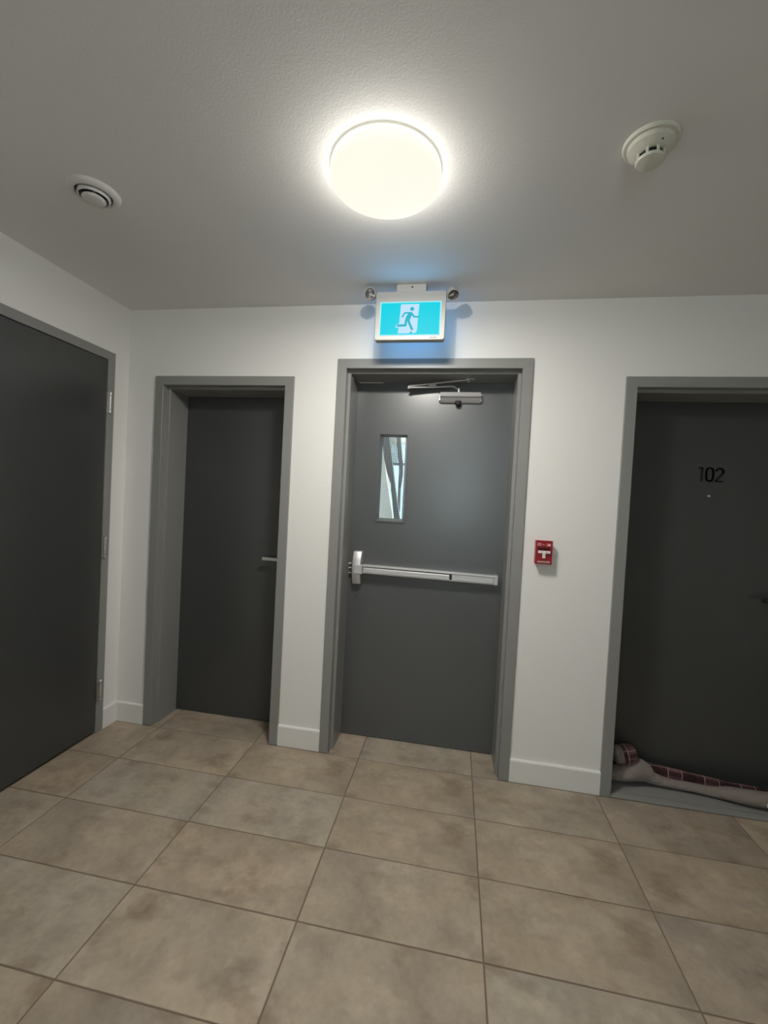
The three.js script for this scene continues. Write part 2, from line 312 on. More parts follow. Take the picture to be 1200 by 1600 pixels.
  part('closer_forearm', [rod(V(el.x, el.y + 0.008, el.z), br, 0.0045), rod(V(el.x + 0.11, el.y + 0.0145, el.z - 0.004), V(el.x + 0.15, el.y + 0.0172, el.z - 0.0055), 0.0062)], M.aluPaint, body);
  part('arm_bracket', [bx(br.x - 0.014, br.x + 0.03, 2.0722, 2.0752, br.z - 0.022, br.z + 0.014, 0.001), cyl(0.0055, 0.0055, 0.02, [br.x, 2.066, br.z], 'y', 16)], M.steel, body);
  // pale strip painting the daylight that leaks through the head gap, latch side
  part('leak_light_strip', bx(X(-0.433), X(-0.29), 2.0722, 2.0752, F + 0.0005, F + 0.006), M.leakAndTagWhite, g, 'short pale strip painted as daylight leaking under the frame head');

  // panic bar: head case, rail, push pad, end rail, end cap
  const by = 0.994, bz = F;
  const prof = []; for (let k = 0; k <= 20; k++) { const t = -1 + k / 10; prof.push([0.036 + 0.026 * (1 - t * t), by + 0.006 + t * 0.092]); }
  const hg = extrude([[0, by - 0.086], ...prof, [0, by + 0.098]], 0.044, 0.0015); hg.rotateY(-Math.PI / 2); hg.translate(X(-0.362), 0, bz);
  const bar = part('panic_bar', [toCreasedNormals(hg, 0.5)], M.alu, g, 'silver push bar latch case');
  part('case_block', bx(X(-0.396), X(-0.349), by - 0.025, by + 0.027, bz + 0.03, bz + 0.066, 0.002), M.alu, bar);
  const yL = 0.9965, yR = 0.991, xs = X(-0.35), xe = X(0.406), slope = (yR - yL) / (xe - xs);
  const railG = [bx(xs, xe, -0.0245, 0.0245, bz + 0.004, bz + 0.04, 0.002), bx(xs, xe, 0.0152, 0.0255, bz + 0.034, bz + 0.056, 0.0015), bx(xs, xe, -0.0255, -0.0195, bz + 0.034, bz + 0.046, 0.001)];
  const lift = gs => gs.map(q => { q.translate(-xs, 0, 0); q.rotateZ(Math.atan(slope)); q.translate(xs, yL, 0); return q; });
  part('bar_rail', lift(railG), M.alu, bar);
  part('push_pad', lift([bx(xs + 0.006, X(0.147), -0.0205, 0.0095, bz + 0.036, bz + 0.058, 0.004, 3)]), M.alu, bar, 'grey push pad');
  part('pad_gap_shade', lift([bx(X(0.1472), X(0.1588), -0.0185, 0.0115, bz + 0.036, bz + 0.0425), bx(xs + 0.004, X(0.1588), 0.0098, 0.0152, bz + 0.036, bz + 0.0412)]), M.black, bar, 'black strips painting the gap shade around the push pad');  // black strips put the shade of the gaps into colour
  part('rail_cover', lift([bx(X(0.159), X(0.386), -0.0195, 0.0145, bz + 0.036, bz + 0.053, 0.003, 3)]), M.alu, bar);
  part('end_cap', lift([bx(X(0.386), X(0.409), -0.0265, 0.0265, bz + 0.002, bz + 0.054, 0.004, 3)]), M.alu, bar);
  part('latch_strike', [bx(X(-0.4385), X(-0.435), by - 0.04, by + 0.045, bz + 0.004, bz + 0.03, 0.001), bx(X(-0.4385), X(-0.421), by - 0.004, by + 0.004, bz + 0.006, bz + 0.02, 0.002), bx(X(-0.4385), X(-0.423), by + 0.02, by + 0.03, bz + 0.01, bz + 0.026, 0.003), bx(X(-0.437), X(-0.419), by - 0.034, by - 0.026, bz + 0.004, bz + 0.022, 0.002)], M.chrome, g, 'bright latch strike on the jamb');
  part('plug', [lathe([[0, 0.0022], [0.006, 0.002], [0.0078, 0.0006], [0.0078, 0]], 24).rotateX(Math.PI / 2).translate(X(-0.386), 0.823, F)], M.door, g, 'small grey screw plug');
}

// ---------------------------------------------------------------- apartment door 102
{
  const [g, w, cx] = deepDoor(4, D4, 'charcoal apartment door with black number 102 and peephole');
  const F = -0.202, X = x => x - cx;
  part('door_leaf', bx(-w / 2 + 0.055, w / 2 - 0.055, 0.03, D4.t - 0.055, F - 0.044, F, 0.0015), M.door, g);
  // grey threshold with a stepped nosing
  const prof = [[-DEEP, 0], [0.014, 0], [0.014, 0.006], [0.011, 0.0085], [-0.012, 0.0125], [-0.0135, 0.0095], [-0.0185, 0.0095], [-0.02, 0.016], [-0.19, 0.022], [-DEEP, 0.022]];
  const tg = extrude(prof.map(([z, y]) => [-z, y]), w - 0.104); tg.rotateY(Math.PI / 2); tg.translate(-w / 2 + 0.052, 0, 0);
  part('threshold', metric(tg), M.frame, g, 'grey stepped door threshold');
  // digits as flat strokes with thickness
  function stroke(points, wd, closed) {                             // short bars with round joints
    const list = [], n = points.length;
    for (let k = 0; k < n - (closed ? 0 : 1); k++) {
      const a = points[k], b = points[(k + 1) % n], d = Math.hypot(b[0] - a[0], b[1] - a[1]), q = new THREE.BoxGeometry(d, wd, 0.004);
      q.rotateZ(Math.atan2(b[1] - a[1], b[0] - a[0])); q.translate((a[0] + b[0]) / 2, (a[1] + b[1]) / 2, 0.002); list.push(q);
      if (k || closed) list.push(cyl(wd / 2, wd / 2, 0.004, [a[0], a[1], 0.002], 'z', 16));
    }
    return merge(list);
  }
  const h = 0.074, S = 0.0078, y0 = 1.579, digit = (pts, x, closed) => { const q = stroke(pts, S, closed); q.translate(X(x), y0, F + 0.0004); return q; };
  part('digit', digit([[-0.016, h - S / 2], [-0.003, h - S / 2], [0, h - S / 2 - 0.0005], [0.0003, h - S / 2 - 0.004], [0, 0]], 1.397), M.black, g, 'black numeral 1');
  const zero = []; for (let k = 0; k < 48; k++) { const t = k / 48 * 2 * Math.PI, c = Math.cos(t), s = Math.sin(t), rx = 0.0162, ry = h / 2 - S / 2; zero.push([rx * Math.sign(c) * Math.pow(Math.abs(c), 0.62), h / 2 + ry * Math.sign(s) * Math.pow(Math.abs(s), 0.8)]); }
  part('digit', digit(zero, 1.4325, true), M.black, g, 'black numeral 0');
  const two = []; for (let k = 0; k <= 18; k++) { const t = Math.PI * 0.98 - k / 18 * Math.PI * 1.2; two.push([0.0165 * Math.cos(t), h - 0.0205 + 0.0166 * Math.sin(t)]); }
  two.push([-0.0148, S / 2 + 0.005], [-0.0155, S / 2 + 0.001], [-0.013, S / 2], [0.0175, S / 2]);
  part('digit', digit(two, 1.4785), M.black, g, 'black numeral 2');
  const peep = part('peephole', lathe([[0.0035, 0.003], [0.0055, 0.0042], [0.0068, 0.0026], [0.007, 0]], 28).rotateX(Math.PI / 2).translate(X(1.437), 1.506, F), M.chrome, g, 'small bright peephole');
  part('peephole_lens', new THREE.SphereGeometry(0.0042, 20, 14).scale(1, 1, 0.5).translate(X(1.437), 1.506, F + 0.0012), M.chrome, peep);
  leverHandle(g, X(1.80), 1.0, F, -1, M.black, 'black lever handle');
}

// ---------------------------------------------------------------- baseboards
function baseboard(name, label, x0, x1) {
  const p = [[0, 0], [0.0125, 0], [0.0125, 0.108], [0.009, 0.1145], [0, 0.1155]];
  const g = extrude(p, x1 - x0); g.rotateY(-Math.PI / 2); g.scale(-1, 1, 1);
  // extruded along x, standing on the back wall
  const q = quadsFromProfile(p, x0, x1); struct(name, label, 'baseboard', q, M.baseboard);
}
function quadsFromProfile(p, x0, x1) {
  const list = []; for (let k = 0; k + 1 < p.length; k++) list.push([V(x0, p[k][1], p[k][0]), V(x1, p[k][1], p[k][0]), V(x1, p[k + 1][1], p[k + 1][0]), V(x0, p[k + 1][1], p[k + 1][0])]);
  const e = x => { const a = p.map(([z, y]) => V(x, y, z)); return [[a[0], a[1], a[2], a[3]], [a[0], a[3], a[4], a[4]]]; };
  return quads([...list, ...e(x0), ...e(x1)]);
}
baseboard('baseboard_back_corner', 'short white baseboard between the wall corner and the narrow door frame', XL, D2.l);
baseboard('baseboard_back_middle', 'white baseboard between the narrow door and the exit door', D2.r, D3.l);
baseboard('baseboard_back_right', 'white baseboard under the fire alarm between exit door and 102', D3.r, D4.l);
baseboard('baseboard_back_end', 'white baseboard beyond door 102', D4.r, XR);
{
  const p = [[0, 0], [0.0125, 0], [0.0125, 0.108], [0.009, 0.1145], [0, 0.1155]];
  for (const [n, a, b, t] of [['baseboard_left_corner', -D1.a, -0.0125, 'short white baseboard between the hinged door frame and the wall corner'], ['baseboard_left_front', -ZF, -D1.b, 'white baseboard beside the hinged door on the side wall']]) {
    const m = struct(n, t, 'baseboard', quadsFromProfile(p, a, b), M.baseboard, [XL, 0, 0], Math.PI / 2);
  }
}

// ---------------------------------------------------------------- stairwell behind the exit door, with its window to the sky
const SX0 = -1.15, SX1 = 0.95, SZ = -2.8, SH = 3.3;
struct('wall_stairwell_left', 'white stairwell wall seen through the glass panel', 'wall', bx(SX0 - 0.12, SX0, -0.1, SH, SZ, -DEEP), M.wall);
struct('wall_stairwell_hall', 'stairwell wall above the exit door', 'wall', bx(SX0 - 0.12, SX1 + 0.12, CEIL + 0.18, SH, -DEEP, -0.1), M.wall);
struct('floor_stairwell', 'grey concrete stairwell landing', 'floor', bx(SX0 - 0.12, SX1 + 0.12, -0.12, -0.003, SZ, -0.27), M.concrete);
struct('ceiling_stairwell', 'white stairwell ceiling', 'ceiling', bx(SX0 - 0.12, SX1 + 0.12, SH, SH + 0.12, SZ, -0.1), M.wall);
{
  const wx = at(604, 760, 'z', SZ).x, wt = at(629, 690, 'z', SZ).y;
  const far = extrude([[SX0, -0.1], [SX1 + 0.12, -0.1], [SX1 + 0.12, SH], [SX0, SH]], 0.14, 0, [[[wx, 0.25], [wx, wt], [SX1 - 0.1, wt], [SX1 - 0.1, 0.25]]]); far.translate(0, 0, SZ - 0.14);
  struct('wall_stairwell_back', 'white far stairwell wall around the window', 'wall', metric(far), M.wall);
  const win = struct('window_1', 'tall daylight window at the far end of the stairwell', 'window', null, null, [0, 0, SZ - 0.06]);
  part('window_frame', [bx(wx, wx + 0.04, 0.25, wt, -0.03, 0.03), bx(SX1 - 0.14, SX1 - 0.1, 0.25, wt, -0.03, 0.03), bx(wx + 0.04, SX1 - 0.14, 0.25, 0.29, -0.03, 0.03), bx(wx + 0.04, SX1 - 0.14, wt - 0.03, wt, -0.03, 0.03), bx(0.1, 0.14, 0.29, wt - 0.03, -0.03, 0.03)], M.whitePlastic, win);
  part('pane', bx(wx + 0.04, 0.1, 0.29, wt - 0.03, -0.003, 0.003), M.tintedPane, win); part('pane', bx(0.14, SX1 - 0.14, 0.29, wt - 0.03, -0.003, 0.003), M.tintedPane, win);
  // unseen glazed side, added to brighten the stairwell
  const side = struct('window_2', 'unseen glazed side added to brighten the stairwell', 'window', null, null, [SX1 + 0.06, 0, 0]);
  const z0 = SZ, z1 = -DEEP;
  part('window_frame', [bx(-0.06, 0.06, -0.1, 0.12, z0, z1), bx(-0.06, 0.06, SH - 0.12, SH, z0, z1), bx(-0.06, 0.06, 0.12, SH - 0.12, z0, z0 + 0.08), bx(-0.06, 0.06, 0.12, SH - 0.12, z1 - 0.12, z1), bx(-0.05, 0.05, 0.12, SH - 0.12, -1.5, -1.44)], M.whitePlastic, side);
  part('pane', bx(-0.003, 0.003, 0.12, SH - 0.12, z0 + 0.08, -1.5), M.pane, side); part('pane', bx(-0.003, 0.003, 0.12, SH - 0.12, -1.44, z1 - 0.12), M.pane, side);

  // steel stair: two raking stringers, white side panel, balusters on a rail
  const st = thing('staircase', 'steel staircase with dark raking stringers seen through the wired glass', 'staircase', [0, 0, 0]);
  const poly = (pts, z, d, mat, name, label) => { const s = extrude(pts.map(p => { if (p.length > 2) return p; const q = at(p[0], p[1], 'z', z); return [q.x, q.y]; }), d); s.translate(0, 0, z - d); return part(name, metric(s), mat, st, label); };
  poly([[596, 672], [607, 672], [613, 725], [617, 760], [625.5, 820], [616, 820], [613.5, 790], [610, 755], [604.5, 738], [600, 715]], -1.6, 0.06, M.stairSteel, 'stringer', 'dark raking steel stringer');
  poly([[618.5, 672], [624.5, 672], [629, 725], [629, 742], [625.5, 765], [624, 800], [621, 800], [622, 762], [623.5, 735]], -2.05, 0.06, M.stairSteel, 'stringer', 'dark raking steel stringer');
  poly([[597, 665], [600.5, 715], [604, 746], [611.5, 794], [616, 826], [-0.39, 0, 0], [SX0 + 0.01, 0, 0], [SX0 + 0.01, 2.05, 0]], -1.68, 0.03, M.wall, 'side_panel', 'white side panel of the stair');
  const rl = at(610, 725, 'z', -2.2), rr = at(640, 725, 'z', -2.2);
  part('guard_rail', bx(rl.x, rr.x, rl.y - 0.012, rl.y + 0.012, -2.22, -2.18, 0.004), M.stairSteel, st);
  for (let k = 0; k < 7; k++) { const q = at(608.5 + k * 2.0, 725, 'z', -2.2); part('baluster', cyl(0.0045, 0.0045, 0.85, [q.x, q.y + 0.42, -2.2], 'y', 8), M.stairSteel, st); }
}
// unseen shells behind the other doors, added to block sky light at the gaps
function skyBlock(name, label, x0, x1, z0, z1, h, open) {
  const t = 0.08, list = [bx(x0, x1, h, h + t, z0, z1), bx(x0, x1, -0.1, 0, z0, z1)];
  if (open !== 'z') list.push(bx(x0, x1, 0, h, z1 - t, z1)); list.push(bx(x0, x1, 0, h, z0, z0 + t), bx(x0, x0 + t, 0, h, z0 + t, z1)); if (open !== 'x') list.push(bx(x1 - t, x1, 0, h, z0 + t, z1));
  else list.push(bx(x0, x1, 0, h, z1 - t, z1));
  struct(name, label, 'wall', list, M.wall);
}
skyBlock('sky_block_closet', 'unseen shell added behind the narrow door to block sky light', -2.2, SX0 - 0.13, -1.2, -0.275, 2.2, 'z');
skyBlock('sky_block_apartment', 'unseen shell added behind door 102 to block sky light', SX1 + 0.13, 2.4, -1.2, -0.275, 2.2, 'z');
skyBlock('sky_block_store', 'unseen shell added behind the hinged door to block sky light', -2.9, XL - 0.16, -0.2, 1.5, 2.3, 'x');

// ---------------------------------------------------------------- ceiling lamp
{
  const g = thing('ceiling_lamp', 'lit round white flush ceiling lamp', 'lamp', [LAMP.x, CEIL, LAMP.z]), r = LAMP.r;
  part('lamp_base', lathe([[0, 0], [r - 0.017, 0], [r - 0.017, -0.005], [0, -0.005]].reverse(), 96), M.whitePlastic, g);
  const glow = new THREE.MeshStandardMaterial({ color: lin(0.3, 0.3, 0.28), roughness: 0.5, emissive: lin(...LAMP.glow), emissiveIntensity: 1 });
  const pts = [[0, -0.0045], [r - 0.004, -0.0045], [r - 0.001, -0.006], [r, -0.0095], [r, -0.032]];
  for (let k = 1; k <= 8; k++) { const t = k / 8 * Math.PI / 2; pts.push([r - 0.016 * (1 - Math.cos(t)), -0.032 - 0.014 * Math.sin(t)]); }
  for (let k = 1; k <= 12; k++) { const q = (r - 0.016) * (1 - k / 12); pts.push([q, -0.046 - 0.008 * (1 - (q / r) ** 2)]); }
  part('lamp_diffuser', lathe(pts.reverse(), 128), glow, g, 'glowing milky round diffuser');
  const s = r * Math.sqrt(Math.PI) * 0.97, light = new THREE.RectAreaLight(LAMP.color, LAMP.power, s, s);
  const inner = new THREE.PointLight(LAMP.color, LAMP.side); inner.name = 'ceiling_lamp_side_light'; inner.position.set(0, -0.04, 0); inner.castShadow = true; inner.shadow.radius = 0.6; g.add(inner);
  light.name = 'ceiling_lamp_light'; light.position.set(0, -0.058, 0); light.rotation.x = -Math.PI / 2; g.add(light);
}

// ---------------------------------------------------------------- exit sign with two emergency heads
{
  const cx = -0.107, cy = 2.2805, zf = 0.2, W = 0.335, Hh = 0.229;
  const g = thing('exit_sign', 'white exit sign with glowing running figure and two lamp heads', 'sign', [cx, CEIL, 0.18]);
  const y = cy - CEIL, z = zf - 0.18;
  const rr = (w, h, r) => { const s = new THREE.Shape(), x = -w / 2, yy = -h / 2; s.moveTo(x + r, yy); s.lineTo(x + w - r, yy); s.quadraticCurveTo(x + w, yy, x + w, yy + r); s.lineTo(x + w, yy + h - r); s.quadraticCurveTo(x + w, yy + h, x + w - r, yy + h); s.lineTo(x + r, yy + h); s.quadraticCurveTo(x, yy + h, x, yy + h - r); s.lineTo(x, yy + r); s.quadraticCurveTo(x, yy, x + r, yy); return s; };
  const hw = extrude(rr(W - 0.006, Hh - 0.006, 0.009), 0.034, 0.003); hw.translate(0, y, z - 0.037);
  part('housing', hw, M.signPlastic, g);
  part('canopy', bx(-0.071, 0.071, -0.044, -0.0005, -0.035, z - 0.002, 0.004), M.signPlastic, g);
  part('canopy_screw', cyl(0.004, 0.004, 0.004, [0.004, -0.017, z - 0.002], 'z', 16), M.dark, g, 'small dark screw');
  const fw = 0.291, fh = 0.159, fy = 2.266 - CEIL;
  const tex = canvasTex(1024, 560, (c, w, h) => {
    c.fillStyle = '#a6f6ff'; c.fillRect(0, 0, w, h); c.fillStyle = '#06d3e6'; c.fillRect(17, 16, w - 34, h - 30);
    c.save(); c.scale(w / 95.6, h / 52.4); c.translate(612 - 594.4, 466 - 472); c.scale(1 / 21.43, 1 / 21.43);       // zoom units of the photographed pictogram
    const poly = (p, col) => { c.fillStyle = col; c.beginPath(); p.forEach(([x, q], k) => k ? c.lineTo(x, q) : c.moveTo(x, q)); c.closePath(); c.fill(); };
    const white = '#bfe2fb', green = '#0fb4c6';
    poly([[325, 210], [945, 210], [920, 640], [905, 1080], [880, 1140], [830, 1180], [255, 1180], [285, 990], [175, 985], [185, 930], [225, 875], [270, 855], [295, 830], [310, 500]], white);
    const line = (p, lw, cap = 'butt') => { c.strokeStyle = green; c.lineWidth = lw; c.lineJoin = 'round'; c.lineCap = cap; c.beginPath(); p.forEach(([x, q], k) => k ? c.lineTo(x, q) : c.moveTo(x, q)); c.stroke(); };
    c.fillStyle = green; c.beginPath(); c.arc(708, 372, 66, 0, 7); c.fill();
    line([[385, 640], [465, 505], [600, 500]], 52); line([[690, 505], [785, 632], [950, 638]], 56);
    poly([[470, 475], [690, 475], [740, 520], [700, 600], [650, 720], [640, 780], [500, 770], [505, 680], [530, 600], [580, 545], [560, 520], [480, 520]], green);
    line([[530, 720], [510, 915], [225, 918]], 78); line([[595, 720], [640, 850], [750, 1075]], 78);
    poly([[650, 1180], [690, 1130], [745, 1122], [745, 1180]], green);
    c.restore();
  });
  const face = new THREE.MeshPhysicalMaterial({ color: 0x050505, roughness: 0.5, specularIntensity: 0.25, emissive: 0xffffff, emissiveMap: tex, emissiveIntensity: 1 });
  const f1 = new THREE.PlaneGeometry(fw, fh); f1.translate(0.0005, fy, z + 0.0012); part('sign_face', f1, face, g, 'glowing cyan panel with a white door and running figure');
  const f2 = new THREE.PlaneGeometry(fw, fh); f2.rotateY(Math.PI); f2.translate(0.0005, fy, z - 0.0412); part('sign_face', f2, face, g, 'glowing cyan panel on the wall side');
  const ink = new THREE.MeshStandardMaterial({ color: lin(0.08, 0.09, 0.09), roughness: 0.6 });
  const marks = []; for (let k = 0; k < 6; k++) marks.push(bx(0.1 + k * 0.0052, 0.1 + k * 0.0052 + 0.0036, -0.2578, -0.2578 + [0.0055, 0.0038, 0.0038, 0.0038, 0.0038, 0.0055][k], z + 0.0001, z + 0.0005));
  part('maker_mark', marks, ink, g, 'tiny dark maker mark');
  for (const s of [1, -1]) {
    const l = new THREE.RectAreaLight(new THREE.Color().setRGB(0.1, s > 0 ? 0.45 : 0.3, 1.0), s > 0 ? 2.3 : 1.7, fw, fh); l.name = 'exit_sign_light';
    l.position.set(0, fy, s > 0 ? z + 0.004 : z - 0.045); if (s > 0) l.rotation.y = Math.PI; g.add(l);
  }
  // emergency lamp heads
  for (const [hx, hy, dir] of [[-0.306 - cx, 2.392 - CEIL, V(-0.12, -0.25, 1)], [0.09 - cx, 2.384 - CEIL, V(0.2, -0.85, 0.62)]]) {
    const q = new THREE.Quaternion().setFromUnitVectors(V(0, 1, 0), dir.clone().normalize()), place = k => k.applyQuaternion(q).translate(hx, hy, z - 0.012);
    const R = 0.0285, head = part('lamp_head', [place(lathe([[0.0245, 0.014], [0.0262, 0.0168], [R, 0.016], [R, -0.006], [0.024, -0.022], [0.012, -0.028], [0, -0.028]].reverse(), 48)), place(lathe([[0.0245, 0.014], [0.0245, 0.006]], 48)), rod(V(hx, hy - 0.004, z - 0.012), V(hx + (hx < 0 ? 0.04 : -0.04), hy - 0.01, z - 0.018), 0.006)], M.signPlastic, g, 'small round emergency lamp head');
    part('reflector', place(lathe([[0.0243, 0.008], [0.02, -0.002], [0.012, -0.01], [0, -0.013]].reverse(), 40)), M.reflector, head);
    part('lens', place(lathe([[0.0245, 0.0125], [0.012, 0.0145], [0, 0.0152]].reverse(), 40)), M.lens, head);
    part('bulb', place(lathe([[0, 0.009], [0.003, 0.007], [0.004, 0.002], [0.003, -0.006], [0.003, -0.012]].reverse(), 16)), M.whitePlastic, head);
  }
}

// ---------------------------------------------------------------- round ceiling vent
{
  const g = thing('ceiling_vent', 'round white ceiling air vent with ring and centre disc', 'vent', [VENT.x, CEIL, VENT.z]);
  part('vent_rim', lathe([[0.058, -0.001], [0.058, -0.012], [0.062, -0.0145], [0.07, -0.0135], [0.079, -0.008], [0.0825, -0.003], [0.083, 0]].reverse(), 72), M.whitePlastic, g);
  part('vent_duct', lathe([[0, 0.24], [0.0578, 0.24], [0.0578, 0.001]], 48), M.duct, g, 'grey metal duct above the vent');
  part('vent_ring', lathe([[0.0455, -0.006], [0.0455, -0.019], [0.047, -0.022], [0.0495, -0.021], [0.0508, -0.016], [0.0508, -0.007], [0.0495, 0.006], [0.047, 0.006], [0.0455, -0.006]].reverse(), 64), M.whitePlastic, g);
  part('vent_disc', lathe([[0, -0.032], [0.03, -0.0315], [0.0345, -0.029], [0.037, -0.025], [0.0355, -0.0215], [0.03, -0.019], [0.006, -0.017], [0.006, 0.01]], 64), M.whitePlastic, g);
  for (let k = 0; k < 3; k++) { const a = k * 2.094 + 0.4; part('vent_strut', bx(0.004, 0.0575, 0.003, 0.008, -0.0025, 0.0025).rotateY(a), M.whitePlastic, g); }
}
// ---------------------------------------------------------------- smoke detector
{
  const g = thing('smoke_detector', 'round cream smoke detector with slotted sensor cage', 'detector', [0.638, CEIL, 0.915]);
  part('base_plate', lathe([[0, -0.001], [0, -0.009], [0.067, -0.009], [0.07, -0.0065], [0.071, -0.003], [0.071, 0]], 72), M.creamPlastic, g);
  part('body', lathe([[0, -0.034], [0.036, -0.034], [0.041, -0.031], [0.047, -0.0265], [0.053, -0.024], [0.0575, -0.0205], [0.0585, -0.014], [0.0585, -0.009]], 72), M.creamPlastic, g);
  part('sensor_core', cyl(0.029, 0.029, 0.014, [0, -0.041, 0], 'y', 32), M.dark, g, 'dark sensor chamber behind the slots');
  part('sensor_cap', lathe([[0, -0.0575], [0.028, -0.0572], [0.034, -0.0555], [0.0362, -0.052], [0.0362, -0.0485], [0, -0.0485]], 64), M.creamPlastic, g);
  for (let k = 0; k < 8; k++) { const a = k / 8 * Math.PI * 2 + 0.2; part('cage_post', bx(0.0315, 0.0365, -0.049, -0.033, -0.0035, 0.0035, 0.001).rotateY(a), M.creamPlastic, g); }
  part('indicator', new THREE.SphereGeometry(0.0026, 14, 10).translate(0.012, -0.0265, 0.0445), M.dark, g, 'small dark indicator');
}
// ---------------------------------------------------------------- fire alarm pull station
{
  const x0 = 0.558, x1 = 0.6375, y0 = 1.1235, y1 = 1.24, cx = (x0 + x1) / 2, D = 0.046;
  const g = thing('fire_alarm', 'red wall fire alarm pull station with white T handle', 'fire alarm', [cx, y0, 0]);
  const w = x1 - x0, h = y1 - y0;
  part('back_box', bx(-w / 2 + 0.002, w / 2 - 0.002, 0.002, h - 0.002, 0, D - 0.014, 0.002), M.red, g);
  // cover with a recess behind the handle
  const cg = extrude([[-w / 2 + 0.0015, 0.0015], [w / 2 - 0.0015, 0.0015], [w / 2 - 0.0015, h - 0.0015], [-w / 2 + 0.0015, h - 0.0015]], 0.0115, 0.0015, [[[-0.031, 0.066], [-0.031, 0.083], [0.031, 0.083], [0.031, 0.066]]]); cg.translate(0, 0, D - 0.0145);
  const cover = part('cover', cg, M.red, g);
  part('recess', bx(-0.032, 0.032, 0.065, 0.084, D - 0.0145, D - 0.0135), M.redDark, cover, 'dark red recess');
  const ivory = lin(0.86, 0.82, 0.79);
  const barTex = canvasTex(512, 96, (c, W, H) => { c.fillStyle = '#f3ece6'; c.fillRect(0, 0, W, H); c.fillStyle = '#5a4340'; c.font = 'bold 52px sans-serif'; c.textAlign = 'center'; c.textBaseline = 'middle'; c.fillText('PULL', 140, 50); c.fillText('DOWN', 372, 50); });
  const stemTex = canvasTex(96, 192, (c, W, H) => { c.fillStyle = '#f3ece6'; c.fillRect(0, 0, W, H); c.fillStyle = '#8d7b70'; c.fillRect(40, 30, 16, 90); c.beginPath(); c.moveTo(22, 112); c.lineTo(74, 112); c.lineTo(48, 164); c.fill(); });
  const ivoryM = new THREE.MeshStandardMaterial({ color: ivory, roughness: 0.4 });
  const handle = part('handle', [bx(-0.0275, 0.0285, 0.0545, 0.066, D - 0.003, D + 0.008, 0.0012), bx(-0.007, 0.0065, 0.031, 0.056, D - 0.003, D + 0.007, 0.0012)], ivoryM, g, 'white T shaped pull handle');
  const fl = (wd, ht, x, y, z, t) => { const p = new THREE.PlaneGeometry(wd, ht); p.translate(x, y, z); return p; };
  part('handle_print', fl(0.052, 0.0095, 0.0005, 0.0602, D + 0.0082), new THREE.MeshStandardMaterial({ map: barTex, roughness: 0.5 }), handle);
  part('handle_arrow', fl(0.011, 0.021, -0.0003, 0.0435, D + 0.0072), new THREE.MeshStandardMaterial({ map: stemTex, roughness: 0.5 }), handle);
  const headTex = canvasTex(512, 128, (c, W, H) => {
    c.fillStyle = '#8e0b1c'; c.fillRect(0, 0, W, H); c.strokeStyle = '#f0aab0'; c.fillStyle = '#ffc6ca'; c.strokeStyle = '#ffc6ca'; c.lineWidth = 14; c.strokeRect(14, 22, 112, 84); c.lineWidth = 5;
    c.beginPath(); c.moveTo(34, 48); c.lineTo(106, 48); c.moveTo(34, 66); c.lineTo(106, 66); c.moveTo(34, 84); c.lineTo(92, 84); c.stroke();
    c.font = 'bold 50px sans-serif'; c.textAlign = 'center'; c.textBaseline = 'middle'; c.fillText('Fire', 222, 70);
    c.lineWidth = 8; c.strokeRect(342, 28, 146, 88); c.fillRect(398, 44, 76, 64); c.lineWidth = 5; c.beginPath(); c.moveTo(362, 44); c.lineTo(362, 104); c.moveTo(380, 44); c.lineTo(380, 104); c.stroke();
  });
  part('header_print', fl(0.064, 0.016, 0, 0.0975, D + 0.0003), new THREE.MeshStandardMaterial({ map: headTex, roughness: 0.35 }), cover, 'pale printed boxes and word');
  part('foot_label', bx(-0.0295, 0.0295, 0.0075, 0.0155, D - 0.001, D + 0.0006), new THREE.MeshStandardMaterial({ color: lin(0.45, 0.3, 0.29), roughness: 0.4 }), cover, 'pale strip along the foot');
}

